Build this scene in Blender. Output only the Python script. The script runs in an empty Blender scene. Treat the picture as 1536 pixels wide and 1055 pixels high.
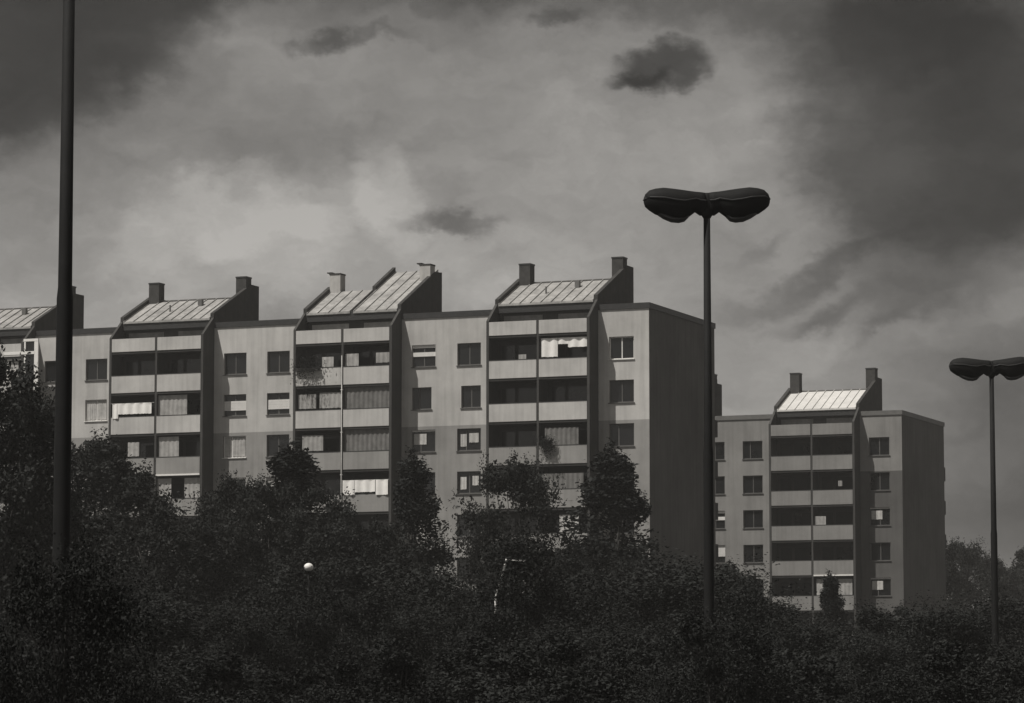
import bpy, math, random
from mathutils import Vector, Matrix
R = math.radians
scene = bpy.context.scene
COL = scene.collection

# ------------------------------------------------------------------ camera
CAM_Z, PITCH, FPX = 1.6, 0.102964, 5000.0          # eye height, tilt up, focal length in px of a 1536 px wide frame
cam_data = bpy.data.cameras.new('camera')
cam = bpy.data.objects.new('camera', cam_data)
COL.objects.link(cam)
cam.location = (0, 0, CAM_Z)
cam.rotation_euler = (math.pi / 2 + PITCH, 0, 0)
cam_data.sensor_fit = 'HORIZONTAL'
cam_data.sensor_width = 36.0
cam_data.lens = 36.0 * FPX / 1536.0
cam_data.clip_start, cam_data.clip_end = 0.1, 12000.0
scene.camera = cam

# ------------------------------------------------------------------ light
THETA = 0.38474                                    # the blocks' facades are turned by this much
SUN_EL, SUN_OFF = R(60), R(36)                     # sun: height, and angle left of the facades' normal
hx = -math.sin(THETA) * math.cos(SUN_OFF) - math.cos(THETA) * math.sin(SUN_OFF)
hy = -math.cos(THETA) * math.cos(SUN_OFF) + math.sin(THETA) * math.sin(SUN_OFF)
to_sun = Vector((hx * math.cos(SUN_EL), hy * math.cos(SUN_EL), math.sin(SUN_EL)))
sun_data = bpy.data.lights.new('sun', 'SUN')
sun_data.energy, sun_data.angle, sun_data.color = 4.0, R(0.5), (1.0, 0.965, 0.91)
sun = bpy.data.objects.new('sun', sun_data)
COL.objects.link(sun)
sun.rotation_euler = to_sun.to_track_quat('Z', 'Y').to_euler()

scene.view_settings.view_transform = 'Standard'
scene.view_settings.look = 'None'
scene.view_settings.exposure = 0.0
scene.view_settings.gamma = 1.0

# ------------------------------------------------------------------ sky: monochrome daylight with dark cloud banks
SKY_STRENGTH, SKY_GAIN = 0.1, 1.06
world = bpy.data.worlds.new('World')
scene.world = world
world.use_nodes = True
nt = world.node_tree
nt.nodes.clear()


def N(kind, **kw):
    n = nt.nodes.new(kind)
    for k, v in kw.items():
        setattr(n, k, v)
    return n


def L(a, b):
    nt.links.new(a, b)


def wmath(op, a, b=None, clamp=False):
    n = N('ShaderNodeMath', operation=op, use_clamp=clamp)
    for i, v in enumerate((a, b)):
        if v is None:
            continue
        if isinstance(v, (int, float)):
            n.inputs[i].default_value = v
        else:
            L(v, n.inputs[i])
    return n.outputs[0]


tc = N('ShaderNodeTexCoord')
sep = N('ShaderNodeSeparateXYZ')
L(tc.outputs['Generated'], sep.inputs[0])
DEG = 57.29578
az = wmath('MULTIPLY', wmath('ARCTAN2', sep.outputs[0], sep.outputs[1]), DEG)      # degrees of azimuth
el = wmath('MULTIPLY', wmath('ARCSINE', sep.outputs[2]), DEG)                      # degrees of elevation
comb = N('ShaderNodeCombineXYZ')
L(az, comb.inputs[0]); L(el, comb.inputs[1])


def noise(vec, scale, detail, rough, sx=1.0, sy=1.0, off=0.0):
    m = N('ShaderNodeMapping')
    m.inputs['Scale'].default_value = (sx, sy, 1)
    m.inputs['Location'].default_value = (off, off * 1.7, off * 0.3)
    L(vec, m.inputs[0])
    n = N('ShaderNodeTexNoise')
    n.inputs['Scale'].default_value = scale
    n.inputs['Detail'].default_value = detail
    n.inputs['Roughness'].default_value = rough
    L(m.outputs[0], n.inputs['Vector'])
    return n


warp = noise(comb.outputs[0], 0.55, 5, 0.55)
wv = N('ShaderNodeVectorMath', operation='SUBTRACT')
L(warp.outputs['Color'], wv.inputs[0]); wv.inputs[1].default_value = (0.5, 0.5, 0.5)
ws = N('ShaderNodeVectorMath', operation='SCALE')
L(wv.outputs[0], ws.inputs[0]); ws.inputs['Scale'].default_value = 1.25
wa = N('ShaderNodeVectorMath', operation='ADD')
L(comb.outputs[0], wa.inputs[0]); L(ws.outputs[0], wa.inputs[1])
warp2 = noise(comb.outputs[0], 2.3, 6, 0.62, 0.8, 1.2, 5.0)
wv2 = N('ShaderNodeVectorMath', operation='SUBTRACT')
L(warp2.outputs['Color'], wv2.inputs[0]); wv2.inputs[1].default_value = (0.5, 0.5, 0.5)
ws2 = N('ShaderNodeVectorMath', operation='SCALE')
L(wv2.outputs[0], ws2.inputs[0]); ws2.inputs['Scale'].default_value = 0.75
wb2 = N('ShaderNodeVectorMath', operation='ADD')
L(wa.outputs[0], wb2.inputs[0]); L(ws2.outputs[0], wb2.inputs[1])
wa = wb2
PPD = FPX / DEG
# clouds: where in the sky (given as frame px, turned into degrees), half-sizes, tilt, darkness, soft edge
CLOUDS = [
    (40, 0, 470, 170, -30, 0.58, 0.85), (20, 40, 260, 290, 0, 0.30, 0.1), (600, -70, 420, 110, -4, 0.50, 0.3),
    (1030, -14, 330, 66, 3, 0.46, 0.2), (1000, 104, 62, 38, -14, 0.70, 0.5), (955, 130, 44, 16, -14, 0.40, 0.2),
    (482, 62, 44, 20, -12, 0.42, 0.1), (560, 58, 75, 13, 0, 0.22, 0.0), (843, 38, 46, 17, -12, 0.38, 0.1),
    (672, 338, 78, 18, 6, 0.40, 0.1), (1412, 190, 205, 165, 20, 0.42, 0.85), (1420, 270, 190, 150, 0, 0.20, 0.6), (1530, 70, 240, 230, 0, 0.42, 0.1),
    (1420, 370, 220, 85, -14, 0.36, 0.3), (1215, 415, 150, 26, -24, 0.32, 0.1), (1225, 475, 85, 22, -14, 0.32, 0.0),
    (1330, 495, 65, 16, -28, 0.20, 0.0), (1150, 365, 60, 14, -28, 0.16, 0.0), (1400, 450, 190, 45, -10, 0.28, 0.0),
    (1560, 760, 330, 260, 0, 0.70, 0.0), (1330, 50, 200, 80, 0, 0.30, 0.2), (1480, 560, 260, 110, 0, 0.18, 0.0),
    (330, 375, 150, 90, -6, -0.12, 0.9), (500, 370, 170, 90, 0, -0.09, 0.85), (575, 285, 45, 85, -20, -0.14, 0.75),
    (740, 400, 130, 70, 0, -0.10, 0.6), (400, 310, 190, 60, -14, -0.08, 0.6),
    (420, 225, 330, 45, -14, 0.08, 0.0), (60, 420, 150, 90, 0, 0.06, 0.0), (1090, 220, 120, 150, 20, -0.06, 0.0),
    (1180, 620, 160, 90, 0, 0.08, 0.0),
]
dens = None
for (px, py, rx, ry, rot, amp, soft) in CLOUDS:
    m = N('ShaderNodeMapping', vector_type='TEXTURE')
    m.inputs['Location'].default_value = ((px - 768) / PPD, PITCH * DEG - (py - 527.5) / PPD, 0)
    m.inputs['Rotation'].default_value = (0, 0, R(-rot))
    m.inputs['Scale'].default_value = (rx / PPD, ry / PPD, 1)
    L(wa.outputs[0], m.inputs[0])
    flat = N('ShaderNodeVectorMath', operation='MULTIPLY')
    L(m.outputs[0], flat.inputs[0]); flat.inputs[1].default_value = (1, 1, 0)
    ln = N('ShaderNodeVectorMath', operation='LENGTH')
    L(flat.outputs[0], ln.inputs[0])
    mr = N('ShaderNodeMapRange', interpolation_type='SMOOTHSTEP')
    mr.inputs['From Min'].default_value = 1.4
    mr.inputs['From Max'].default_value = soft
    mr.inputs['To Min'].default_value = 0.0
    mr.inputs['To Max'].default_value = amp
    L(ln.outputs['Value'], mr.inputs['Value'])
    dens = mr.outputs[0] if dens is None else wmath('ADD', dens, mr.outputs[0])
fbm = noise(wa.outputs[0], 0.35, 7, 0.55, 0.8, 1.3, 3.1)
fine = noise(wa.outputs[0], 1.6, 6, 0.6, 0.6, 1.4, 9.0)
cl = wmath('ADD', dens, wmath('MULTIPLY', wmath('SUBTRACT', fbm.outputs['Fac'], 0.5), 0.60))
cl = wmath('ADD', cl, wmath('MULTIPLY', wmath('SUBTRACT', fine.outputs['Fac'], 0.5), 0.26))
cl = wmath('ADD', cl, 0.25)
cl = wmath('MINIMUM', wmath('MAXIMUM', cl, -0.02), 1.3)
light = wmath('MULTIPLY', wmath('POWER', 2.71828, wmath('MULTIPLY', cl, -1.75)), SKY_GAIN)
sky = N('ShaderNodeTexSky', sky_type='NISHITA')
sky.sun_disc = False
sky.sun_elevation = SUN_EL
sky.sun_rotation = math.atan2(to_sun.x, to_sun.y)
bw = N('ShaderNodeRGBToBW')
L(sky.outputs[0], bw.inputs[0])
val = wmath('MULTIPLY', bw.outputs[0], light)
tint = N('ShaderNodeVectorMath', operation='SCALE')
tint.inputs[0].default_value = (1.0, 0.965, 0.915)
L(val, tint.inputs['Scale'])
bg = N('ShaderNodeBackground')
bg.inputs['Strength'].default_value = SKY_STRENGTH
L(tint.outputs[0], bg.inputs['Color'])
out = N('ShaderNodeOutputWorld')
L(bg.outputs[0], out.inputs['Surface'])


# ------------------------------------------------------------------ helpers
class MB:
    """collects shapes; build() links them as ONE mesh object"""

    def __init__(s):
        s.v, s.f = [], []

    def face(s, pts):
        b = len(s.v)
        s.v += [tuple(p) for p in pts]
        s.f.append(tuple(range(b, b + len(pts))))

    def box(s, x0, x1, y0, y1, z0, z1):
        b = len(s.v)
        s.v += [(x, y, z) for z in (z0, z1) for y in (y0, y1) for x in (x0, x1)]
        s.f += [tuple(b + i for i in q) for q in
                ((0, 2, 3, 1), (4, 5, 7, 6), (0, 1, 5, 4), (2, 6, 7, 3), (0, 4, 6, 2), (1, 3, 7, 5))]
        return s

    def prism(s, prof, x0, x1):
        """profile of (y, z) points pushed along x"""
        n, b = len(prof), len(s.v)
        s.v += [(x0, y, z) for y, z in prof] + [(x1, y, z) for y, z in prof]
        s.f.append(tuple(b + i for i in range(n)))
        s.f.append(tuple(b + n + i for i in reversed(range(n))))
        for i in range(n):
            j = (i + 1) % n
            s.f.append((b + i, b + n + i, b + n + j, b + j))
        return s

    def tube(s, pts, rads, n=10, caps=True):
        """round bar through the points with a radius at each"""
        b = len(s.v)
        pts = [Vector(p) for p in pts]
        for i, p in enumerate(pts):
            d = (pts[min(i + 1, len(pts) - 1)] - pts[max(i - 1, 0)]).normalized()
            a = d.orthogonal().normalized() if abs(d.z) < 0.99 else Vector((1, 0, 0))
            c = d.cross(a).normalized()
            a = c.cross(d).normalized()
            for k in range(n):
                t = 2 * math.pi * k / n
                s.v.append(tuple(p + (a * math.cos(t) + c * math.sin(t)) * rads[i]))
        for i in range(len(pts) - 1):
            for k in range(n):
                k2 = (k + 1) % n
                s.f.append((b + i * n + k, b + i * n + k2, b + (i + 1) * n + k2, b + (i + 1) * n + k))
        if caps:
            s.f.append(tuple(b + k for k in reversed(range(n))))
            s.f.append(tuple(b + (len(pts) - 1) * n + k for k in range(n)))
        return s

    def loft(s, rings):
        n, b = len(rings[0]), len(s.v)
        for r in rings:
            s.v += [tuple(p) for p in r]
        for i in range(len(rings) - 1):
            for k in range(n):
                k2 = (k + 1) % n
                s.f.append((b + i * n + k, b + i * n + k2, b + (i + 1) * n + k2, b + (i + 1) * n + k))
        s.f.append(tuple(b + k for k in reversed(range(n))))
        s.f.append(tuple(b + (len(rings) - 1) * n + k for k in range(n)))
        return s

    def mesh(s, name, mat, smooth=False, recalc=True):
        me = bpy.data.meshes.new(name)
        me.from_pydata(s.v, [], s.f)
        if recalc:
            import bmesh
            bm = bmesh.new(); bm.from_mesh(me)
            bmesh.ops.recalc_face_normals(bm, faces=bm.faces)
            bm.to_mesh(me); bm.free()
        me.materials.append(mat)
        if smooth:
            me.polygons.foreach_set('use_smooth', [True] * len(me.polygons))
        me.update()
        return me

    def build(s, name, mat, parent=None, smooth=False, bevel=0.0):
        o = bpy.data.objects.new(name, s.mesh(name, mat, smooth))
        COL.objects.link(o)
        if parent:
            o.parent = parent
        if bevel:
            m = o.modifiers.new('bevel', 'BEVEL')
            m.width, m.segments, m.limit_method = bevel, 2, 'ANGLE'
        return o


def tag(o, label=None, cat=None, group=None, kind=None):
    for k, v in (('label', label), ('category', cat), ('group', group), ('kind', kind)):
        if v:
            o[k] = v
    return o


def empty(name, loc, rz=0.0, label=None, cat=None, group=None):
    o = bpy.data.objects.new(name, None)
    COL.objects.link(o)
    o.location, o.rotation_euler = loc, (0, 0, rz)
    o.empty_display_size = 0.3
    return tag(o, label, cat, group)


def copy_tree(o, parent=None):
    c = o.copy()
    COL.objects.link(c)
    if parent:
        c.parent = parent
    for ch in [k for k in bpy.data.objects if k.parent == o]:
        copy_tree(ch, c)
    return c


def at(px, py, dist):
    """the point in the world that far ahead (metres along y) on the line of sight of a frame position"""
    up = -(py - 527.5) / FPX
    c, s = math.cos(PITCH), math.sin(PITCH)
    d = Vector(((px - 768) / FPX, c - up * s, s + up * c))
    return Vector((0, 0, CAM_Z)) + d * (dist / d.y)


# ------------------------------------------------------------------ materials
def material(name, base, rough=0.8, spec=0.3, var=0.15, scale=3.0, bump=0.0, stain=0.0, metallic=0.0, objvar=0.0):
    m = bpy.data.materials.new(name)
    m.use_nodes = True
    t = m.node_tree
    p = t.nodes['Principled BSDF']
    p.inputs['Roughness'].default_value = rough
    p.inputs['Specular IOR Level'].default_value = spec
    p.inputs['Metallic'].default_value = metallic
    tc = t.nodes.new('ShaderNodeTexCoord')
    n = t.nodes.new('ShaderNodeTexNoise')
    n.inputs['Scale'].default_value = scale
    n.inputs['Detail'].default_value = 6
    n.inputs['Roughness'].default_value = 0.65
    t.links.new(tc.outputs['Object'], n.inputs['Vector'])
    mr = t.nodes.new('ShaderNodeMapRange')
    mr.inputs['From Min'].default_value, mr.inputs['From Max'].default_value = 0.3, 0.7
    mr.inputs['To Min'].default_value, mr.inputs['To Max'].default_value = 1 - var, 1 + var
    t.links.new(n.outputs['Fac'], mr.inputs['Value'])
    fac = mr.outputs[0]
    if stain:                                      # rain streaks: noise drawn out downwards
        mp = t.nodes.new('ShaderNodeMapping')
        mp.inputs['Scale'].default_value = (2.2, 2.2, 0.12)
        t.links.new(tc.outputs['Object'], mp.inputs[0])
        n2 = t.nodes.new('ShaderNodeTexNoise')
        n2.inputs['Scale'].default_value = 1.6
        n2.inputs['Detail'].default_value = 5
        t.links.new(mp.outputs[0], n2.inputs['Vector'])
        m2 = t.nodes.new('ShaderNodeMapRange')
        m2.inputs['From Min'].default_value, m2.inputs['From Max'].default_value = 0.42, 0.7
        m2.inputs['To Min'].default_value, m2.inputs['To Max'].default_value = 1.0, 1 - stain
        t.links.new(n2.outputs['Fac'], m2.inputs['Value'])
        mu = t.nodes.new('ShaderNodeMath'); mu.operation = 'MULTIPLY'
        t.links.new(fac, mu.inputs[0]); t.links.new(m2.outputs[0], mu.inputs[1])
        fac = mu.outputs[0]
    if objvar:
        oi = t.nodes.new('ShaderNodeObjectInfo')
        m3 = t.nodes.new('ShaderNodeMapRange')
        m3.inputs['To Min'].default_value, m3.inputs['To Max'].default_value = 1 - objvar, 1 + objvar
        t.links.new(oi.outputs['Random'], m3.inputs['Value'])
        mu = t.nodes.new('ShaderNodeMath'); mu.operation = 'MULTIPLY'
        t.links.new(fac, mu.inputs[0]); t.links.new(m3.outputs[0], mu.inputs[1])
        fac = mu.outputs[0]
    sc = t.nodes.new('ShaderNodeVectorMath'); sc.operation = 'SCALE'
    sc.inputs[0].default_value = base
    t.links.new(fac, sc.inputs['Scale'])
    t.links.new(sc.outputs[0], p.inputs['Base Color'])
    if bump:
        b = t.nodes.new('ShaderNodeBump')
        b.inputs['Strength'].default_value = bump
        b.inputs['Distance'].default_value = 0.02
        n3 = t.nodes.new('ShaderNodeTexNoise')
        n3.inputs['Scale'].default_value = scale * 8
        n3.inputs['Detail'].default_value = 4
        t.links.new(tc.outputs['Object'], n3.inputs['Vector'])
        t.links.new(n3.outputs['Fac'], b.inputs['Height'])
        t.links.new(b.outputs[0], p.inputs['Normal'])
    return m


def facade_material(name, upper, lower, z_split, x_from=None):
    """two coats of paint: pale above the third floor slab, greyer below it; with x_from, painted-in shade"""
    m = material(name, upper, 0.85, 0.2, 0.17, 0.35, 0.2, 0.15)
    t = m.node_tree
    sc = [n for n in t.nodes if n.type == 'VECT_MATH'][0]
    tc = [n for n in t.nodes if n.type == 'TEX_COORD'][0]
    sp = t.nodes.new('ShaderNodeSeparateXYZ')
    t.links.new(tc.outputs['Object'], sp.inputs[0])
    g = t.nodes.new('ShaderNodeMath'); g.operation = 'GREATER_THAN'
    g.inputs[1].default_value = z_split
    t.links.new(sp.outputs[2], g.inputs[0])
    if x_from is not None:                         # dimness put into the colour, only on the wall right of the bay
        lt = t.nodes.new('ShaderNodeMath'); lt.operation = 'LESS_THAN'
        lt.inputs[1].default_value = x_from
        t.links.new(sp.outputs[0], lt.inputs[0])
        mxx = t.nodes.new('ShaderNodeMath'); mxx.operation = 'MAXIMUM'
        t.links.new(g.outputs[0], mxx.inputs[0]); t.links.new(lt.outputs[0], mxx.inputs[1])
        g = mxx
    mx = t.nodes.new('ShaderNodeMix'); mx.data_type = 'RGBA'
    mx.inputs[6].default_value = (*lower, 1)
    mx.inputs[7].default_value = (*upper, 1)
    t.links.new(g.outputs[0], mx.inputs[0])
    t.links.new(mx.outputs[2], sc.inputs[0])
    return m


def tone(v, warm=1.0):
    """a neutral print tone, very slightly warm"""
    return (v, v * (1 - 0.022 * warm), v * (1 - 0.06 * warm))


M = {
    'dark_cladding': material('dark_cladding', tone(0.06), 0.85, 0.2, 0.18, 0.7, 0.2, 0.2),
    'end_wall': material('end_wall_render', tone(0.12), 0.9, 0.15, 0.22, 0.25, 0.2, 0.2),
    'dark_metal': material('dark_metal', tone(0.03, 0), 0.55, 0.4, 0.25, 4),
    'lamp_metal': material('lamp_metal', tone(0.009, 0), 0.75, 0.2, 0.25, 5),
    'lamp_glass': material('lamp_glass', tone(0.03, 0), 0.45, 0.4, 0.3, 6),
    'gable': material('gable_brick', tone(0.05), 0.9, 0.2, 0.25, 2.0, 0.3, 0.2),
    'roof_sheet': material('roof_sheet', tone(0.34), 0.55, 0.4, 0.3, 0.8, 0.0, 0.25),
    'roof_sheet_bright': material('roof_sheet_bright', tone(0.62), 0.5, 0.4, 0.10, 0.8, 0.0, 0.1),
    'flat_roof': material('flat_roof', tone(0.10), 0.95, 0.1, 0.3, 0.6),
    'chimney_dark': material('chimney_brick', tone(0.055), 0.9, 0.2, 0.3, 3, 0.3),
    'chimney_white': material('chimney_whitewash', tone(0.45), 0.9, 0.2, 0.12, 2, 0.3, 0.2),
    'glass': material('window_glass', (0.012, 0.0125, 0.013), 0.12, 0.35, 0.4, 0.6),
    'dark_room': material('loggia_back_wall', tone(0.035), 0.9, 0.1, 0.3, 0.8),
    'frame': material('window_frame', tone(0.10), 0.6, 0.3, 0.2, 3),
    'frame_white': material('window_frame_white', tone(0.72), 0.6, 0.3, 0.08, 3),
    'shutter': material('roller_shutter', tone(0.70), 0.7, 0.3, 0.08, 2),
    'curtain': material('curtain_cloth', tone(0.42), 0.95, 0.1, 0.22, 2.5, 0.0, 0.0, objvar=0.25),
    'mesh_screen': material('loggia_screen', tone(0.16), 0.95, 0.1, 0.25, 2.5),
    'cloth': material('laundry_cloth', tone(0.85), 0.95, 0.1, 0.08, 2),
    'pipe': material('pale_pipe', tone(0.42), 0.6, 0.3, 0.2, 2),
    'white_paint': material('white_paint', tone(0.82), 0.5, 0.4, 0.05, 3),
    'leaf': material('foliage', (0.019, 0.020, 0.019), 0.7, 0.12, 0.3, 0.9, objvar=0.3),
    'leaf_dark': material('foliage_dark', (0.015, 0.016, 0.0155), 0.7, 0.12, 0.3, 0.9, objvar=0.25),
    'bark': material('bark', tone(0.05), 0.95, 0.1, 0.35, 4, 0.5),
    'soil': material('grass_ground', tone(0.05), 0.95, 0.1, 0.4, 0.4, 0.3),
    'grey_metal': material('grey_metal', tone(0.13), 0.6, 0.4, 0.2, 2),
    'pot': material('plant_pot', tone(0.06), 0.8, 0.2, 0.2, 4),
}

# ------------------------------------------------------------------ ground
g = MB()
for i in range(24):
    for j in range(24):
        x0, x1 = -1200 + 100 * i, -1100 + 100 * i
        y0, y1 = -600 + 100 * j, -500 + 100 * j
        g.face([(x0, y0, 0), (x1, y0, 0), (x1, y1, 0), (x0, y1, 0)])
tag(g.build('ground', M['soil']), kind='structure')

# ------------------------------------------------------------------ apartment blocks
FL = 2.8                       # floor height
DMOD = 13.82                   # module length along the facade
BAY_W, BAY_D = 7.13, 1.62      # the balcony bay: width, how far it stands out
WALL_TOP = 1.52                # above the top slab
WIN_L, WIN_R = (-2.72, -1.05), (7.86, 9.55)
WIN_Z = (-1.70, -0.24)         # below each slab


def wall_grid(mb, u0, u1, z0, z1, w, holes, depth):
    us = sorted({u0, u1} | {h[0] for h in holes} | {h[1] for h in holes})
    zs = sorted({z0, z1} | {h[2] for h in holes} | {h[3] for h in holes})
    us = [u for u in us if u0 <= u <= u1]
    for i in range(len(us) - 1):
        run = None
        for j in range(len(zs) - 1):
            cu, cz = (us[i] + us[i + 1]) / 2, (zs[j] + zs[j + 1]) / 2
            solid = not any(h[0] < cu < h[1] and h[2] < cz < h[3] for h in holes)
            if solid:
                run = run or [zs[j], zs[j + 1]]
                run[1] = zs[j + 1]
            if run and (not solid or j == len(zs) - 2):
                a, b = run
                mb.face([(us[i], w, a), (us[i + 1], w, a), (us[i + 1], w, b), (us[i], w, b)])
                run = None
    for (a, b, c, d) in holes:
        mb.face([(a, w, c), (a, w + depth, c), (a, w + depth, d), (a, w, d)])
        mb.face([(b, w, c), (b, w + depth, c), (b, w + depth, d), (b, w, d)])
        mb.face([(a, w, c), (b, w, c), (b, w + depth, c), (a, w + depth, c)])
        mb.face([(a, w, d), (b, w, d), (b, w + depth, d), (a, w + depth, d)])
        mb.face([(a, w + depth, c), (b, w + depth, c), (b, w + depth, d), (a, w + depth, d)])


def cloth_sheet(mb, u0, u1, z0, z1, w, folds, rng, amp=0.013):
    """a hanging sheet with vertical folds, 12 mm thick"""
    n = max(8, int((u1 - u0) * 14))
    ph = rng.random() * 6
    lo = [rng.uniform(-0.03, 0.03) for _ in range(n + 1)]
    pts = []
    for i in range(n + 1):
        t = i / n
        pts.append((u0 + (u1 - u0) * t, w + amp * math.sin(ph + t * folds * 6.283), z0 + lo[i] * 0.5))
    for i in range(n):
        a, b = pts[i], pts[i + 1]
        mb.face([(a[0], a[1], a[2]), (b[0], b[1], b[2]), (b[0], b[1], z1), (a[0], a[1], z1)])
        mb.face([(a[0], a[1] + .012, a[2]), (a[0], a[1] + .012, z1), (b[0], b[1] + .012, z1), (b[0], b[1] + .012, b[2])])
    return mb


def make_window(root, u0, u1, z0, z1, style, rng):
    """window > frame is the part itself, pane / shutter / curtain its pieces"""
    w = BAY_D + 0.14
    f = MB()
    t = 0.07
    f.box(u0 + .002, u1 - .002, w, w + .07, z0 + .002, z0 + t)
    f.box(u0 + .002, u1 - .002, w, w + .07, z1 - t, z1 - .002)
    f.box(u0 + .002, u0 + t, w, w + .07, z0 + t, z1 - t)
    f.box(u1 - t, u1 - .002, w, w + .07, z0 + t, z1 - t)
    um = u0 + (u1 - u0) * (0.5 if rng.random() < .6 else 0.36)
    f.box(um - .035, um + .035, w + .002, w + .068, z0 + t, z1 - t)
    f.box(u0 - .06, u1 + .06, BAY_D - .07, w - .002, z0 - .045, z0 - .003)          # sill
    white = style in ('frame', 'mull')
    win = f.build('window', M['frame_white'] if white else M['frame'], root)
    MB().box(u0 + t, u1 - t, w + .03, w + .045, z0 + t, z1 - t).build('pane', M['glass'], win)
    H = z1 - z0
    if style == 'half':                     # roller shutter most of the way down
        s = MB()
        bot = z0 + H * 0.38
        k = 0
        z = z1 - .01
        while z > bot:
            s.box(u0 + .012, u1 - .012, w - .055 + (k % 2) * .006, w - .012, max(z - .055, bot), z - .006)
            z -= .055; k += 1
        s.build('roller_shutter', M['shutter'], win)
    elif style == 'band':                   # pale blind across the middle, dark above and below
        s = MB()
        for i in range(8):
            za = z0 + H * (.26 + .055 * i)
            s.box(u0 + .02, u1 - .02, w - .05 + (i % 2) * .006, w - .014, za, za + H * .05)
        s.build('roller_shutter', M['shutter'], win)
    elif style == 'stripes':                # shutter with gaps: two pale bands on top
        s = MB()
        s.box(u0 + .012, u1 - .012, w - .055, w - .012, z1 - H * .13, z1 - .012)
        s.box(u0 + .012, u1 - .012, w - .055, w - .012, z1 - H * .52, z1 - H * .33)
        s.build('roller_shutter', M['shutter'], win)
    elif style == 'topline':
        s = MB()
        s.box(u0 + .012, u1 - .012, w - .055, w - .012, z1 - .11, z1 - .012)
        s.build('roller_shutter', M['shutter'], win)
        c = MB(); cloth_sheet(c, u0 + .12, u0 + (u1 - u0) * .6, z0 + H * .35, z1 - .25, w - .03, 3, rng, .012)
        c.build('curtain', M['curtain'], win)
    elif style in ('curtain', 'mull'):
        c = MB()
        cloth_sheet(c, u0 + .09, um - .05, z0 + .09, z1 - .1, w - .02, 4, rng, .012)
        cloth_sheet(c, um + .05, u1 - .09, z0 + .09, z1 - .1, w - .02, 4, rng, .012)
        c.build('curtain', M['curtain'], win)
    elif style == 'blob':
        c = MB()
        cloth_sheet(c, u0 + .2, u0 + .62, z0 + .3, z1 - .35, w - .02, 2, rng, .012)
        cloth_sheet(c, um + .2, u1 - .2, z0 + .55, z1 - .3, w - .02, 2, rng, .012)
        c.build('curtain', M['curtain'], win)
    return win


def make_bay(root, off, z_top, n_fl, fac_mat, cells, rng):
    """a stack of loggias standing out of the facade"""
    b = MB()
    mid = off + BAY_W / 2
    zt = z_top
    b.prism([(0, 0), (BAY_D, 0), (BAY_D, zt + 2.2), (BAY_D - .12, zt + 2.2), (0.0, zt + .95)], off, off + .17)
    b.prism([(0, 0), (BAY_D, 0), (BAY_D, zt + 2.2), (BAY_D - .12, zt + 2.2), (0.0, zt + .95)], off + BAY_W - .17, off + BAY_W)
    for k in range(n_fl + 1):
        z = zt - FL * k
        if z < .3:
            continue
        b.box(off + .17, mid - .07, .05, BAY_D - .003, z - .17, z)
        b.box(mid + .07, off + BAY_W - .17, .05, BAY_D - .003, z - .17, z)
    b.box(mid - .07, mid + .07, .03, BAY_D - .003, 0, zt + .86)
    bay = b.build('balcony_bay', M['dark_cladding'], root)
    for k in range(n_fl):
        for side in (0, 1):
            z = zt - FL * k
            if z - FL < -.5:
                continue
            u0 = off + .19 if side == 0 else mid + .09
            u1 = mid - .09 if side == 0 else off + BAY_W - .19
            p = MB()
            hgt = .86 if k == 0 else 1.14
            p.box(u0, u1, 0.0, .12, z - .02, z + hgt)
            p.build('balcony_parapet', fac_mat, bay)
            # handrail strip
            if k > 0:
                MB().box(u0, u1, -.015, .135, z + hgt + .002, z + hgt + .04).build('handrail', M['dark_metal'], bay)
            # the opening below slab k: back wall with glazed door and window
            zc = z - FL
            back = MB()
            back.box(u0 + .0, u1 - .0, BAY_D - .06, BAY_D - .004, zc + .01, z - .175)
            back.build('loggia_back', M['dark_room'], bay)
            gl = MB()
            a = u0 + .3
            gl.box(a, a + .9, BAY_D - .10, BAY_D - .063, zc + .05, z - .55)
            gl.box(a + 1.15, u1 - .25, BAY_D - .10, BAY_D - .063, zc + .95, z - .55)
            gl.build('loggia_glazing', M['glass'], bay)
            st = cells.get((k + 1, side))
            if not st:
                continue
            zlo, zhi = zc + 1.14, z - .19          # visible part of the opening
            for item in st:
                kind, f0, f1, g0, g1 = item
                ua, ub = u0 + (u1 - u0) * f0, u0 + (u1 - u0) * f1
                za, zb = zlo + (zhi - zlo) * g0, zlo + (zhi - zlo) * g1
                c = MB()
                if kind == 'curtain':
                    cloth_sheet(c, ua, ub, za, zb, .24, max(2, (ub - ua) * 3), rng)
                    c.build('curtain', M['curtain'], bay)
                elif kind == 'screen':
                    cloth_sheet(c, ua, ub, za, zb, .22, max(2, (ub - ua) * 3), rng, .02)
                    c.build('loggia_screen', M['mesh_screen'], bay)
                elif kind == 'line':                # bright white strip along the top rail
                    c.box(ua, ub, -.03, .02, za, zb)
                    c.build('rail_strip', M['white_paint'], bay)
                elif kind == 'glazed':              # white-framed glazing
                    for q in range(4):
                        uu = ua + (ub - ua) * q / 3
                        c.box(uu - .04, uu + .04, .14, .2, zlo - .02, zhi)
                    c.box(ua, ub, .142, .198, zhi - .09, zhi - .001)
                    c.box(ua, ub, .142, .198, zlo + .03, zlo + .1)
                    c.build('glazing_frame', M['frame_white'], bay)
    return bay


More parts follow.
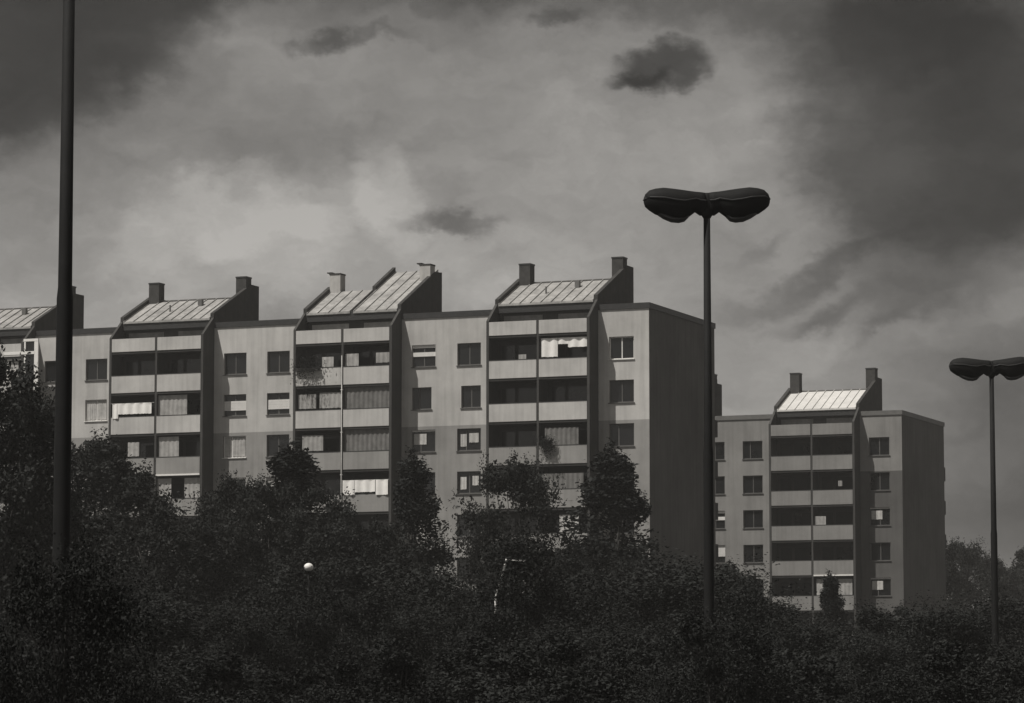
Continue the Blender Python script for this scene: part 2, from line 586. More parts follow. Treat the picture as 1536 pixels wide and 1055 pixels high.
def make_penthouse(root, off, z_top, kind, rng):
    """attic storey above a bay: gable walls rising over a sloped sheet roof, two chimneys"""
    zt = z_top
    pitch = .50 if kind == 'tall' else .46
    u0, u1 = off + .27, off + BAY_W - .27
    w0, wr, wb = BAY_D - .12, 5.4, 8.3
    zr = lambda w: zt + 2.25 + pitch * (w - BAY_D)
    base = MB()
    base.box(u0, u1, BAY_D + .2, wb - .3, zt + .02, zt + 2.0)
    pent = base.build('penthouse', M['dark_cladding'], root)
    mid = off + BAY_W / 2
    for a, b in ((u0 + .25, mid - .35), (mid + .75, u1 - .35)):
        MB().box(a, b, BAY_D + .14, BAY_D + .198, zt + .75, zt + 1.42).build('clerestory_window', M['curtain_dim'] if kind != 'tall' else M['curtain'], pent)
    MB().box(u0 + .003, u1 - .003, w0 - .03, w0 + .12, zt + 1.60, zt + 2.2).build('fascia', M['dark_metal'], pent)

    def sheet(a, b, wtop, name='roof_sheet'):
        r = MB()
        r.prism([(w0 - .1, zr(w0 - .1)), (wtop, zr(wtop)), (wtop, zr(wtop) - .12), (w0 - .1, zr(w0 - .1) - .1)], a, b)
        n = int((b - a) / .72)
        for i in range(n + 1):
            x = a + .03 + (b - a - .06) * i / n
            r.prism([(w0 - .1, zr(w0 - .1) + .002), (w0 - .1, zr(w0 - .1) + .075), (wtop, zr(wtop) + .075), (wtop, zr(wtop) + .002)], x - .022, x + .022)
        r.build(name, M['roof_sheet_bright'] if kind == 'far' else M['roof_sheet'], pent)

    if kind == 'tall':
        sheet(u0, mid - .12, 5.2)
        sheet(mid + .12, u1, wb)
        d = MB()
        d.prism([(5.0, zr(5.0) - .3), (5.0, zr(5.0) + .32), (wb, zr(wb) + .35), (wb, zr(5) - .3)], mid - .115, mid + .115)
        d.build('fire_wall', M['gable'], pent)
        back = MB(); back.box(mid + .12, u1, wb - .2, wb - .003, zt + 2.0, zr(wb) - .15)
        back.box(u0, mid - .12, 5.2, 5.4, zt + 2.0, zr(5.2) - .05)
        back.build('rear_wall', M['dark_cladding'], pent)
    else:
        sheet(u0, u1, wr)
        back = MB(); back.box(u0, u1, wr + .003, wr + .2, zt + 2.0, zr(wr) - .02)
        back.build('rear_wall', M['dark_cladding'], pent)
    if kind != 'tall':
        rc = MB()
        rc.prism([(wr - .14, zr(wr - .14) + .08), (wr + .1, zr(wr) + .09), (wr + .1, zr(wr) + .02), (wr + .003, zr(wr) + .015)], u0 + .01, u1 - .01)
        rc.build('ridge_flashing', M['grey_metal'], pent)
    if kind == 'plain':
        vx = off + 4.6
        v = MB(); v.box(vx, vx + .3, 4.0, 4.3, zr(4.0) + .0, zr(4.3) + .35)
        v.build('roof_hatch', M['grey_metal'], pent)
        v = MB()
        v.tube([(vx - 1.7, 3.2, zr(3.2)), (vx - 1.7, 3.2, zr(3.2) + .45)], [.06, .06], 8)
        v.build('vent_pipe', M['grey_metal'], pent)
    for side, (a, b) in enumerate(((off, u0 - .003), (u1 + .003, off + BAY_W - .002))):
        gz = (lambda w: zr(w) + .32)
        if kind == 'tall' and side == 0:
            prof = [(w0, zt + 1.56), (w0, gz(w0)), (5.3, gz(5.3)), (5.3, zt + 1.56)]
        elif side == 0:
            prof = [(w0, zt + 1.56), (w0, gz(w0)), (5.5, gz(5.5)), (wb, gz(5.5)), (wb, zt + 1.56)]
        else:
            prof = [(w0, zt + 1.56), (w0, gz(w0)), (7.1, gz(7.1)), (wb, gz(7.1) + (.0 if kind != 'tall' else .1)), (wb, zt + 1.56)]
        MB().prism(prof, a, b).build('gable_wall', M['gable'], pent)
    cm = M['chimney_white'] if kind == 'tall' else M['chimney_dark']
    hz = 5.42 if kind == 'far' else 5.18
    for a, w, top in ((off + .28, 5.0, hz), (off + 6.3, 6.4, hz + .32 if kind != 'tall' else 5.7)):
        c = MB()
        c.box(a, a + .78, w, w + .8, zt + 3.2, zt + top)
        ch = c.build('chimney', cm, pent)
        cp = MB(); cp.box(a - .03, a + .81, w - .03, w + .83, zt + top + .002, zt + top + .10)
        if kind == 'tall':
            cp.box(a - .26, a + .1, w + .1, w + .6, zt + top + .125, zt + top + .2)
        cp.build('chimney_cap', M['dark_metal'] if kind != 'tall' else M['gable'], ch)
    return pent


M['curtain_dim'] = material('dull_pane', tone(0.20), 0.6, 0.3, 0.3, 2)


def make_block(name, loc, z_top, offs, u_start, u_end, depth, n_fl, fac_mat, label, group, win_style, cells, kinds, seed, coping_mat=None):
    rng = random.Random(seed)
    root = empty(name, loc, -THETA, label, 'building', group)
    holes, wins = [], []
    for mi, off in enumerate(offs):
        for k in range(1, n_fl + 1):
            zs = z_top - FL * (k - 1)
            if zs + WIN_Z[0] < .6:
                continue
            for si, (a, b) in enumerate((WIN_L, WIN_R)):
                if off + a < u_start + .3 or off + b > u_end - .3:
                    continue
                st = win_style.get((mi, k, si)) or rng.choice(['dark', 'dark', 'dark', 'curtain', 'mull', 'topline', 'blob'])
                aa, bb = off + a, off + b
                if st == 'narrow':
                    aa += .28 if si == 0 else 0
                    bb -= .28 if si == 1 else 0
                holes.append((aa, bb, zs + WIN_Z[0], zs + WIN_Z[1]))
                wins.append((aa, bb, zs + WIN_Z[0], zs + WIN_Z[1], st))
    w = MB()
    zt = z_top + WALL_TOP
    cuts = [u_start] + [x for off in offs for x in (off + .05, off + BAY_W - .05)] + [u_end]
    for i in range(0, len(cuts), 2):
        wall_grid(w, cuts[i], cuts[i + 1], 0, zt, BAY_D, [h for h in holes if cuts[i] < h[0] < cuts[i + 1]], .24)
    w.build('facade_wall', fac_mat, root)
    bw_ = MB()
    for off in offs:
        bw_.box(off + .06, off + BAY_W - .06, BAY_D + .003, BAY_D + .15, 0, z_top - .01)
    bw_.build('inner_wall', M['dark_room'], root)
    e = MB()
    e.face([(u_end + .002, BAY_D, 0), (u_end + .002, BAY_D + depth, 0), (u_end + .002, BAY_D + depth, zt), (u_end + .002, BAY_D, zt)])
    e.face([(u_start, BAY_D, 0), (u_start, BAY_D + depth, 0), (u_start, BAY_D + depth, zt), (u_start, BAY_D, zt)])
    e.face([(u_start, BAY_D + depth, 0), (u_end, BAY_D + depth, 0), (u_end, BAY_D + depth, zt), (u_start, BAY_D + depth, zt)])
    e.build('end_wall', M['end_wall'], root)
    r = MB()
    r.box(u_start + .1, u_end - .1, BAY_D + .25, BAY_D + depth - .2, zt + .02, zt + .2)
    r.build('flat_roof', M['flat_roof'], root)
    c = MB()
    edges = [u_start - .06] + [x for off in offs for x in (off + .002, off + BAY_W - .002)] + [u_end + .07]
    for i in range(0, len(edges), 2):
        if edges[i + 1] - edges[i] > .2:
            c.box(edges[i], edges[i + 1], BAY_D - .07, BAY_D + .2, zt, zt + .36)
    c.box(u_end - .2, u_end + .07, BAY_D + .203, BAY_D + depth + .07, zt + .001, zt + .36)
    c.box(u_start - .06, u_start + .2, BAY_D + .203, BAY_D + depth + .07, zt + .001, zt + .36)
    c.box(u_start + .203, u_end - .203, BAY_D + depth - .15, BAY_D + depth + .07, zt, zt + .36)
    c.build('coping', coping_mat or M['dark_metal'], root)
    for a in wins:
        make_window(root, *a, rng)
    for mi, off in enumerate(offs):
        make_bay(root, off, z_top, n_fl, fac_mat, cells.get(mi, {}), rng)
        make_penthouse(root, off, z_top, kinds[mi], rng)
    # balconies on the rear corner, seen edge-on past the end wall
    for k in range(1, n_fl):
        z = z_top - FL * k
        if z < .5:
            continue
        y = BAY_D + depth
        b = MB()
        b.box(u_end - 3.2, u_end - .25, y + .003, y + 1.25, z - .15, z)
        bal = b.build('rear_balcony', M['dark_cladding'], root)
        p = MB()
        p.box(u_end - 3.2, u_end - .25, y + 1.255, y + 1.33, z - .15, z + 1.0)
        p.box(u_end - .33, u_end - .25, y + .02, y + 1.25, z + .002, z + 1.0)
        p.build('balcony_parapet', fac_mat if k > 6 else M['dark_cladding'], bal)
    return root


Z0 = 24.777
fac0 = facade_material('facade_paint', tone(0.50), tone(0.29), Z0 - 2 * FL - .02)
W0 = {  # (module, floor from the top, 0 left / 1 right)
    (0, 1, 1): 'dark', (0, 2, 1): 'dark', (0, 3, 1): 'frame',
    (1, 1, 0): 'dark', (1, 2, 0): 'mull', (1, 1, 1): 'dark', (1, 2, 1): 'band', (1, 3, 1): 'mull',
    (2, 1, 0): 'dark', (2, 2, 0): 'band', (2, 3, 0): 'dark', (2, 1, 1): 'stripes', (2, 2, 1): 'narrow', (2, 3, 1): 'topline',
    (3, 1, 0): 'dark', (3, 2, 0): 'narrow', (3, 3, 0): 'blob', (3, 4, 0): 'blob', (3, 1, 1): 'frame', (3, 2, 1): 'dark',
    (3, 3, 1): 'dark', (3, 4, 1): 'dark', (3, 5, 1): 'dark', (2, 4, 1): 'dark', (3, 5, 0): 'dark',
}
CELLS0 = {
    0: {(1, 1): [('glazed', 0, 1, 0, 1), ('curtain', .55, .9, 0, .9)], (2, 1): [('glazed', 0, 1, 0, 1)], (1, 0): [('glazed', 0, 1, 0, 1)],
        (3, 1): [('curtain', .6, .95, 0, .8)]},
    1: {(2, 1): [('curtain', 0, .66, .0, .95)], (3, 0): [('curtain', .36, .62, .1, .75)], (3, 1): [('curtain', .02, .48, 0, .95)],
        (4, 1): [('line', 0, 1, 1.06, 1.13), ('curtain', .0, .32, 0, .95), ('curtain', .62, 1, 0, .95)],
        (6, 0): [('curtain', .6, .95, 0, .8)], (6, 1): [('curtain', 0, .3, .1, .9)]},
    2: {(1, 0): [('curtain', .55, .8, .05, .5)], (1, 1): [('curtain', 0, .3, .05, .6), ('curtain', .68, 1, .15, .6)],
        (2, 0): [('curtain', .02, .42, .1, .75), ('curtain', .5, .98, .1, .8)], (2, 1): [('screen', 0, 1, 0, 1)],
        (3, 0): [('curtain', .12, .58, .1, .8)], (3, 1): [('screen', 0, 1, 0, 1)],
        (6, 1): [('curtain', .2, .7, 0, .7)]},
    3: {(3, 1): [('screen', .1, .8, 0, .8)], (4, 1): [('screen', .0, .9, 0, .7)], (5, 1): [('curtain', .4, .8, 0, .8)],
        (1, 0): [('curtain', .6, .76, .0, .25)]},
}
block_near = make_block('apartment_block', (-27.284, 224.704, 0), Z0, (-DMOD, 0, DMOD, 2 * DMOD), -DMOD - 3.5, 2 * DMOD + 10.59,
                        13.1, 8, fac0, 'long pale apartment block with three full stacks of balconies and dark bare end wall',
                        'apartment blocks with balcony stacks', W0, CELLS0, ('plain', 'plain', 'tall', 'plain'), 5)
Z1 = 22.387
fac1 = facade_material('far_facade_paint_and_shade', tone(0.25), tone(0.11), Z1 - 1.05 * FL, BAY_W)  # lower tone is shade painted onto the wall right of the bay
W1 = {(1, k, s): 'dark' for k in range(1, 9) for s in (0, 1)}
W1.update({(1, 3, 1): 'topline', (1, 5, 1): 'topline', (0, 3, 1): 'stripes', (0, 4, 1): 'half'})
CELLS1 = {1: {(3, 1): [('curtain', .02, .3, 0, .5)], (2, 1): [('curtain', .62, .72, .2, .5)],
              (5, 1): [('line', 0, 1, 1.06, 1.13), ('curtain', .05, .35, 0, .9), ('curtain', .6, .95, 0, .9)]}}
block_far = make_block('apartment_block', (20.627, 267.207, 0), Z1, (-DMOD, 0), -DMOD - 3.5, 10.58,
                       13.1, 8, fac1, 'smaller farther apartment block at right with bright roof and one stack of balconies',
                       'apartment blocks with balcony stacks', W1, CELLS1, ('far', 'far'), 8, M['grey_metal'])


wg = MB()
ua, ub = -DMOD + BAY_W + .003, -DMOD + BAY_W + 1.15
for u in (ua + .05, ub - .3):
    wg.box(u, u + (.3 if u > ua + .1 else .12), .0, .12, Z0 - 2.3, Z0 + .98)
wg.box(ua, ub, -.01, .13, Z0 + .985, Z0 + 1.16)
wg.box(ua - 1.6, ub - .3, -.02, -.004, Z0 + .1, Z0 + .3)
wg.box(ua, ub, .004, .116, Z0 - 2.45, Z0 - 2.303)
wgo = wg.build('corner_glazing_frame', M['white_paint'], block_near)
MB().box(ua + .1, ub - .05, .06, .075, Z0 - 2.3, Z0 + .97).build('pane', M['glass'], wgo)


def on_block(blk, u, w, z):
    c, s = math.cos(-THETA), math.sin(-THETA)
    return Vector((blk.location.x + u * c - w * s, blk.location.y + u * s + w * c, z))


def hung_cloth(u0, u1, w, z, sizes, label, rng):
    """pieces of washing on one line in front of a loggia"""
    o = MB()
    n = len(sizes)
    for i, (fa, fb, drop) in enumerate(sizes):
        a, b = (u1 - u0) * fa, (u1 - u0) * fb
        cloth_sheet(o, a, b, -drop, 0.0, 0, max(1, (b - a) * 1.5), rng, .03)
    o.tube([(-.05, .006, .01), (u1 - u0 + .05, .006, .01)], [.008, .008], 5)
    x = o.build('laundry', M['cloth'])
    x.location, x.rotation_euler = on_block(block_near, u0, w, z), (0, 0, -THETA)
    return tag(x, label, 'laundry', 'washing hung out on the balconies')


rng = random.Random(31)
MIDW = BAY_W / 2
# washing
hung_cloth(.25, MIDW - .12, -.06, Z0 - FL - .75, [(.02, .16, 1.0), (.16, .95, .72)],
           'bright white sheet hung out on the left stack of balconies', rng)
hung_cloth(2 * DMOD + MIDW + .15, 2 * DMOD + BAY_W - .2, .2, Z0 - .33, [(0, .36, 1.2), (.37, .58, .4), (.58, 1.0, .62)],
           'white sheets on the top balcony of the stack nearest the dark end wall', rng)
hung_cloth(DMOD + MIDW + .12, DMOD + BAY_W - .2, -.06, Z0 - 3 * FL - .75, [(0, .26, .95), (.27, .72, .78), (.73, 1.0, .98)],
           'row of white washing low on the middle stack of balconies', rng)


# ------------------------------------------------------------------ plants and trees
def leaf(mb, p, size, rng):
    a = Vector((rng.gauss(0, 1), rng.gauss(0, 1), rng.gauss(0, .7))).normalized()
    n = Vector((rng.gauss(0, .6), rng.gauss(0, .6), rng.gauss(.5, .6))).normalized()
    b = a.cross(n)
    if b.length < .05:
        b = a.orthogonal()
    b.normalize()
    a, b = a * size * rng.uniform(.7, 1.3), b * size * .55 * rng.uniform(.7, 1.2)
    k = len(mb.v)
    mb.v += [tuple(p - a * .5), tuple(p + b * .5 + a * .08), tuple(p + a * .5), tuple(p - b * .5 + a * .08)]
    mb.f.append((k, k + 1, k + 2, k + 3))


def crown_mesh(name, shape, H, Rr, n_clump, n_leaf, size, seed, mat, low=.18):
    """leaves gathered in clumps that fill an uneven crown of height H and radius Rr"""
    rng = random.Random(seed)
    mb = MB()
    clumps = []
    lob = [(rng.uniform(0, 6.28), rng.uniform(.7, 1.25)) for _ in range(7)]

    def radius(t, ang):
        if shape == 'cone':
            r = max(.02, 1 - t) ** .8 * min(1, (t + .06) * 5)
        elif shape == 'poplar':
            r = math.sin(math.pi * min(1, (t * .93 + .07))) ** .6 * (1 - .35 * t)
        elif shape == 'shrub':
            r = (1 - t ** 2.2) ** .5
        else:
            r = max(0, 1 - ((t - .42) / .6) ** 2) ** .5
        k = 1.0
        for (a0, s) in lob:
            k += (s - 1) * .5 * max(0, math.cos(ang - a0 + t * 2.0)) ** 3
        return Rr * r * k

    for i in range(n_clump):
        t = rng.random() ** (.9 if shape != 'cone' else 1.4)
        ang = rng.uniform(0, 6.283)
        rr = radius(t, ang) * (rng.random() ** .38)
        clumps.append((Vector((math.cos(ang) * rr, math.sin(ang) * rr, H * (low + (1 - low) * t) - Rr * .08)),
                       Rr * rng.uniform(.2, .38) * (.6 + .5 * (1 - t)), rng.uniform(.7, 1.2)))
    for i in range(n_leaf):
        c, cr, wgt = clumps[rng.randrange(n_clump)]
        d = Vector((rng.gauss(0, 1), rng.gauss(0, 1), rng.gauss(0, .75)))
        d = d.normalized() * cr * (rng.random() ** .45)
        p = c + d
        if p.z < .05:
            p.z = .05 + rng.random() * .4
        leaf(mb, p, size * rng.uniform(.6, 1.4), rng)
    # sprays that break the outline
    for i in range(n_leaf // 14):
        c, cr, wgt = clumps[rng.randrange(n_clump)]
        d = Vector((c.x, c.y, rng.uniform(.2, 1.2) * Rr)).normalized()
        p = c + d * cr * rng.uniform(1.0, 1.5) + Vector((rng.gauss(0, .08), rng.gauss(0, .08), rng.gauss(0, .08)))
        if p.z > .05:
            leaf(mb, p, size * rng.uniform(.5, 1.0), rng)
    return mb.mesh(name, mat, recalc=False), clumps


def trunk_mesh(name, H, clumps, r0, seed, top=.8):
    rng = random.Random(seed)
    mb = MB()
    pts, rad = [], []
    for i in range(8):
        t = i / 7
        pts.append((rng.gauss(0, .02) * H * t, rng.gauss(0, .02) * H * t, H * top * t))
        rad.append(r0 * (1 - .85 * t) * (1.25 if i == 0 else 1))
    mb.tube(pts, rad, 9)
    for c, cr, w in rng.sample(clumps, min(14, len(clumps))):
        k = min(6, max(1, int(c.z / (H * top) * 7 * .7)))
        s = Vector(pts[k])
        m = s.lerp(c, .5) + Vector((0, 0, -.03 * H))
        mb.tube([s, m, c], [rad[k] * .5, rad[k] * .32, .02], 6)
    return mb.mesh(name, M['bark'], True)


PROTO = {}


def proto(key, shape, H, Rr, n_clump, n_leaf, size, mat, r0, low=.18, variants=2):
    PROTO[key] = []
    for i in range(variants):
        cm, cl = crown_mesh('crown', shape, H, Rr, n_clump, n_leaf, size, hash_seed(key, i), mat, low)
        PROTO[key].append((cm, trunk_mesh('trunk', H, cl, r0, 7 + i), H))


def hash_seed(key, i):
    return sum(ord(c) * (j + 3) for j, c in enumerate(key)) + 101 * i


proto('broad', 'broad', 12, 3.6, 90, 30000, .19, M['leaf'], .2, .20, 3)
proto('cone', 'cone', 12, 3.0, 110, 30000, .18, M['leaf_dark'], .18, .06, 2)
proto('poplar', 'poplar', 13, 2.4, 100, 28000, .17, M['leaf_dark'], .18, .06, 2)
proto('shrub', 'shrub', 3, 1.7, 50, 24000, .08, M['leaf'], .06, .04, 3)
proto('near_bush', 'shrub', 3, 1.7, 60, 46000, .052, M['leaf'], .06, .04, 3)
TREE_N = [0]


def plant(kind, px, top_y, dist, width, label, group, cat='tree', name=None, min_h=1.5):
    """width = how wide the crown shows against its usual width"""
    i = TREE_N[0]; TREE_N[0] += 1
    rng = random.Random(1000 + i)
    cm, tm, H = PROTO[kind][i % len(PROTO[kind])]
    top = at(px, top_y, dist)
    h = max(min_h, top.z)
    root = empty(name or ('shrub' if 'sh' in kind else 'tree'), (top.x, top.y, 0), rng.uniform(0, 6.28), label, cat, group)
    s = h / H
    root.scale = (s * width, s * width, s)
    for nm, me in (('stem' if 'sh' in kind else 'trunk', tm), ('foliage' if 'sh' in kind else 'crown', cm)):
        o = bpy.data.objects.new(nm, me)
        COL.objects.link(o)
        o.parent = root
    return root


G_T, G_S = 'trees in front of the apartment blocks', 'bushes along the bottom of the view'
TREES = [
    ('broad', -24, 503, 110, .74, 'tall dark conical tree at the far left beside the tall bare lamp pole'),
    ('broad', 28, 580, 114, .62, 'dark tree filling the space between the left edge and the tall bare lamp pole'),
    ('broad', 142, 660, 150, 1.0, 'dark rounded tree right of the foot of the tall bare lamp pole'),
    ('broad', 208, 738, 140, 1.05, 'low dark tree under the left stack of balconies'),
    ('broad', 352, 716, 158, .75, 'small tree top below the window columns right of the left balcony stack'),
    ('cone', 437, 678, 155, 1.6, 'pointed broad tree covering the lower left of the middle balcony stack'),
    ('cone', 622, 684, 160, 1.05, 'slim dark tree in the shade strip right of the middle balcony stack'),
    ('broad', 776, 690, 158, .74, 'dense dark tree covering the foot of the right balcony stack'),
    ('cone', 918, 674, 165, 1.4, 'slim dark poplar just left of the dark end wall'),
    ('broad', 292, 790, 135, 1.1, 'low rounded tree below the grey curtains of the left balcony stack'),
    ('broad', 545, 835, 130, 1.1, 'low spreading tree at the foot of the middle balcony stack'),
    ('broad', 845, 834, 132, .8, 'low tree between the dense dark tree and the slim poplar'),
    ('cone', 1246, 862, 168, 1.0, 'small pointed conifer in front of the farther block'),
    ('broad', 1085, 845, 150, 1.0, 'low tree at the right foot of the dark end wall'),
    ('broad', 1010, 892, 125, 1.2, 'low wide tree at the foot of the dark end wall'),
    ('broad', 1345, 912, 175, 1.1, 'low tree under the shaded right corner of the farther block'),
    ('broad', 1436, 812, 300, .8, 'distant tree right beside the farther block corner'),
    ('broad', 1478, 834, 310, 1.0, 'distant tree behind the foot of the right-hand double lamp'),
    ('broad', 1545, 822, 320, 1.1, 'distant tree at the right edge of the view'),
    ('broad', 1400, 842, 290, 1.0, 'distant low tree touching the farther block end wall'),
    ('broad', 402, 724, 152, .8, 'small dark pointed tree left of the pointed broad tree'),
    ('broad', 482, 734, 150, .85, 'small dark pointed tree right of the pointed broad tree'),
    ('broad', 335, 782, 146, 1.0, 'low tree at the foot of the shade strip right of the left balcony stack'),
    ('broad', 562, 785, 150, .8, 'low dark tree left of the slim tree in the shade strip'),
    ('broad', 735, 770, 152, .5, 'low dark tree at the left foot of the dense dark tree'),
    ('broad', 955, 838, 150, .9, 'low dark tree at the right foot of the slim poplar'),
    ('broad', 60, 735, 125, 1.1, 'dark tree behind the foot of the tall bare lamp pole'),
]
for (k, px, ty, d, w, lab) in TREES:
    plant(k, px, ty, d, w, lab, G_T)
# understorey: bushes in three ranks
rr = random.Random(77)
RANKS = [(118, 868, 16, 1.25, 40), (92, 905, 15, 1.2, 30), (66, 962, 14, 1.15, 24)]
ORD = 'first second third fourth fifth sixth seventh eighth ninth tenth eleventh twelfth thirteenth fourteenth fifteenth sixteenth'.split()
for ri, (d, ty, n, w, jit) in enumerate(RANKS):
    rank = ('back', 'middle', 'front')[ri]
    for i in range(n):
        px = -60 + (1656) * (i + .5) / n + rr.uniform(-28, 28)
        y = ty + rr.uniform(-jit, jit) * .9
        if px > 1130:
            y += (62, 40, 22)[ri]
        where = ('below the blocks', 'of the undergrowth', 'along the bottom edge')[ri]
        lab = 'dark bush, %s from the left in the %s rank %s' % (ORD[i], rank, where)
        plant('shrub' if ri == 2 else 'near_bush', px, y, d + rr.uniform(-6, 6), w * rr.uniform(.85, 1.3), lab, G_S + ', ' + rank + ' rank', 'bush')


def potted_plant(blk, u, w, z, Wd, Hd, label, seed, droop):
    """a leafy plant in a trough on a balcony rail, some of it trailing down"""
    rng = random.Random(seed)
    root = empty('potted_plant', on_block(blk, u, w, z), -THETA, label, 'plant', 'plants on the balcony rails')
    p = MB(); p.prism([(-.1, .0), (.1, .0), (.13, .2), (-.13, .2)], -Wd * .45, Wd * .45)
    p.build('pot', M['pot'], root)
    f = MB()
    for i in range(900):
        x = rng.gauss(0, Wd * .28)
        zz = .2 + abs(rng.gauss(0, Hd * .45)) if rng.random() < .6 else .2 - abs(rng.gauss(0, droop * .5))
        leaf(f, Vector((x, rng.gauss(-.12, .09), zz)), .12, rng)
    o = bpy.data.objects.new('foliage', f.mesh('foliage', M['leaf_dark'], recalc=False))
    COL.objects.link(o); o.parent = root


potted_plant(block_near, DMOD + 1.1, -.14, Z0 - FL + .95, 2.0, .9, 'bushy dark plant trailing over the top left rail of the middle balcony stack', 3, 1.3)
potted_plant(block_near, 2 * DMOD + MIDW + .75, -.14, Z0 - 3 * FL + 1.0, .9, .5, 'small dark plant on a lower rail of the balcony stack nearest the end wall', 4, .7)

# white downpipes up the fronts of the bays
for off, u, z_lo in ((DMOD, MIDW, 0.2), (DMOD, -.1, 0.2), (2 * DMOD, -.1, 0.2)):
    w_ = -.06 if u > 0 else BAY_D - .09
    pm = MB()
    pm.tube([(off + u, w_, z_lo), (off + u, w_, Z0 - .9)], [.032, .032], 8)
    for k in range(1, 8):
        pm.box(off + u - .08, off + u + .08, w_ - .02, w_ + .085, Z0 - FL * k - .4, Z0 - FL * k - .34)
    pm.build('downpipe', M['pipe'], block_near, True)

# things that glint white among the leaves
p = at(463, 851, 104)
gl = empty('globe_lamp', (p.x, p.y, 0), 0, 'small white globe lamp shining pale among the dark leaves at left', 'globe lamp')
MB().tube([(0, 0, 0), (0, 0, p.z - .1)], [.035, .03], 8).build('pole', M['lamp_metal'], gl, True)
ng = MB(); rings = []
for i in range(9):
    a_ = math.pi * (i + .3) / 8.6
    rings.append([Vector((math.sin(a_) * .15 * math.cos(t_), math.sin(a_) * .15 * math.sin(t_), p.z + math.cos(a_) * .13)) for t_ in [q * 6.2832 / 14 for q in range(14)]])
ng.loft(rings); ng.build('globe', M['white_paint'], gl, True)
ng = MB(); ng.tube([(0, 0, p.z - .16), (0, 0, p.z - .09)], [.05, .06], 10); ng.build('socket', M['lamp_metal'], gl, True)
p0, p1, p2 = at(744, 897, 99), at(760, 840, 99), at(788, 842, 99)
wp = MB()
wp.tube([(p0.x - .02, p0.y, 0), tuple(p0), tuple(p1), tuple(p2)], [.045, .045, .045, .035], 8)
plant('near_bush', 98, 812, 33.5, .62, 'narrow bush hiding the foot of the tall bare lamp pole', G_S, 'bush')
plant('near_bush', 1062, 915, 56, .9, 'bush hiding the foot of the middle double-headed lamp', G_S, 'bush')
plant('near_bush', 768, 816, 100.3, .95, 'tall dark bush around the thin bent white post', G_S, 'bush')
plant('near_bush', 458, 834, 105.2, .9, 'tall dark bush around the small white globe lamp', G_S, 'bush')
x = wp.build('bent_post', M['white_paint'], None, True)
tag(x, 'thin bent white post half hidden in the dark leaves near the middle', 'post')

# ------------------------------------------------------------------ street lamps with two heads
def head_rings(n=18, under=False):
    st = [(.03, .03, -.38, .13), (.12, .04, -.39, .14), (.21, .045, -.33, .15), (.30, .055, -.40, .18), (.42, .07, -.50, .21), (.60, .09, -.49, .22),
          (.78, .105, -.43, .21), (.93, .085, -.38, .18), (1.04, .05, -.31, .14), (1.11, -.02, -.25, .09), (1.135, -.09, -.18, .03)]
    rings = []
    for (x, zt, zb, hw) in st:
        zm = zt - (zt - zb) * .38
        ring = []
        for k in range(n):
            a = 2 * math.pi * k / n
            y = math.cos(a); s = math.sin(a)
            z = zm + (zt - zm) * s if s > 0 else zm + (zm - zb) * s
            ring.append(Vector((x, y * hw * (1 if s > -.5 else .96), z)))
        rings.append(ring)
    return rings


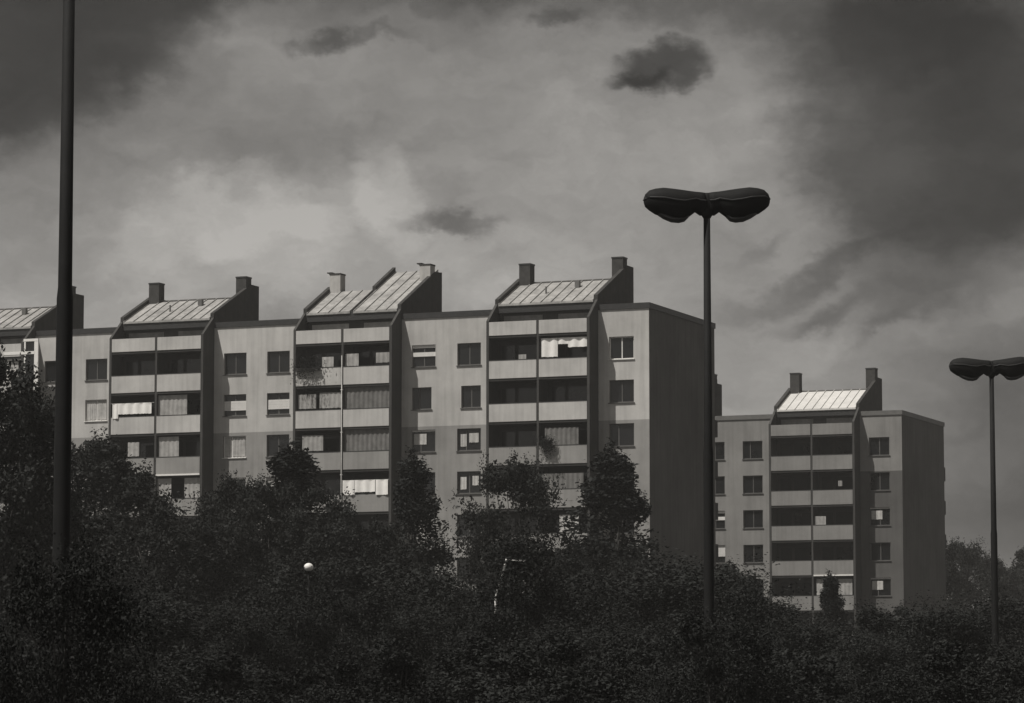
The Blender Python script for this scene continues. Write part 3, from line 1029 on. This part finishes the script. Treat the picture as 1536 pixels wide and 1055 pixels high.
def make_lamp():
    root = empty('street_lamp', (0, 0, 0))
    H = 10.52
    p = MB()
    p.tube([(0, 0, 0), (0, 0, 1.4), (0, 0, 5.9), (0, 0, 6.02), (0, 0, H - .15)], [.104, .098, .089, .077, .059], 14)
    p.build('pole', M['lamp_metal'], root, True)
    b = MB(); b.box(-.2, .2, -.2, .2, 0, .05)
    b.build('base_plate', M['lamp_metal'], root)
    hub = MB(); hub.tube([(0, 0, H - .44), (0, 0, H - .36), (0, 0, H - .03), (0, 0, H + .02)], [.06, .11, .11, .07], 14)
    hub.build('hub', M['lamp_metal'], root, True)
    for s in (0, 1):
        rings = head_rings()
        m = MB(); m.loft(rings)
        h = m.build('lamp_head', M['lamp_metal'], root, True)
        rim = MB()
        for sd in (-1, 1):                          # the seam where hood and tray meet
            q = [Vector((r_[0].x, sd * max(abs(p_.y) for p_ in r_) * 1.01, r_[0].z)) for r_ in rings]
            rim.tube([tuple(p_) for p_ in q], [.014] * len(q), 6)
        rim.tube([tuple(rings[-1][0] * 1.0), tuple(rings[-1][9] * 1.0)], [.014, .014], 6)
        rim.build('hood_rim', M['dark_metal'], h)
        h.location = (0, 0, H)
        h.rotation_euler = (0, R(-2.6 if s == 0 else -.3), math.pi * s)
        # glass bowl under the belly
        g = MB()
        rg = []
        for x, zb, hw in ((.33, -.43, .08), (.40, -.50, .12), (.50, -.525, .14), (.64, -.515, .14), (.78, -.46, .12), (.88, -.40, .07)):
            rg.append([Vector((x, math.cos(t) * hw, zb + .05 + math.sin(t) * .05)) for t in [2 * math.pi * q / 10 for q in range(10)]])
        g.loft(rg)
        g.build('glass_bowl', M['lamp_glass'], h, True)
    return root


lamp = make_lamp()
GL = 'double-headed street lamps along the road'
LAMPS = [(1060, 288, 59.0, 0.10, 'dark street lamp with two drooping heads in front of the dark end wall'),
         (1487, 541, 89.0, 0.02, 'dark street lamp with two drooping heads at the right edge of the view'),
         (98, 400, 36.0, 0.06, 'tall dark lamp pole rising out of the top of the view at left')]
for i, (px, py, d, rz, lab) in enumerate(LAMPS):
    o = lamp if i == 0 else copy_tree(lamp)
    p = at(px, py, d)
    o.location = (p.x, p.y, 0)
    o.rotation_euler = (0, 0, rz)
    tag(o, lab, 'street lamp', GL)

# ------------------------------------------------------------------ thin summer haze over everything
hm = bpy.data.materials.new('haze')
hm.use_nodes = True
t = hm.node_tree
t.nodes.clear()
vo = t.nodes.new('ShaderNodeVolumePrincipled')
vo.inputs['Color'].default_value = (0.80, 0.785, 0.76, 1)
vo.inputs['Density'].default_value = 0.0003
vo.inputs['Anisotropy'].default_value = 0.2
t.links.new(vo.outputs[0], t.nodes.new('ShaderNodeOutputMaterial').inputs['Volume'])
hz = MB(); hz.box(-1210, 1210, -610, 1810, -1.0, 33.0)
tag(hz.build('haze', hm), kind='stuff')
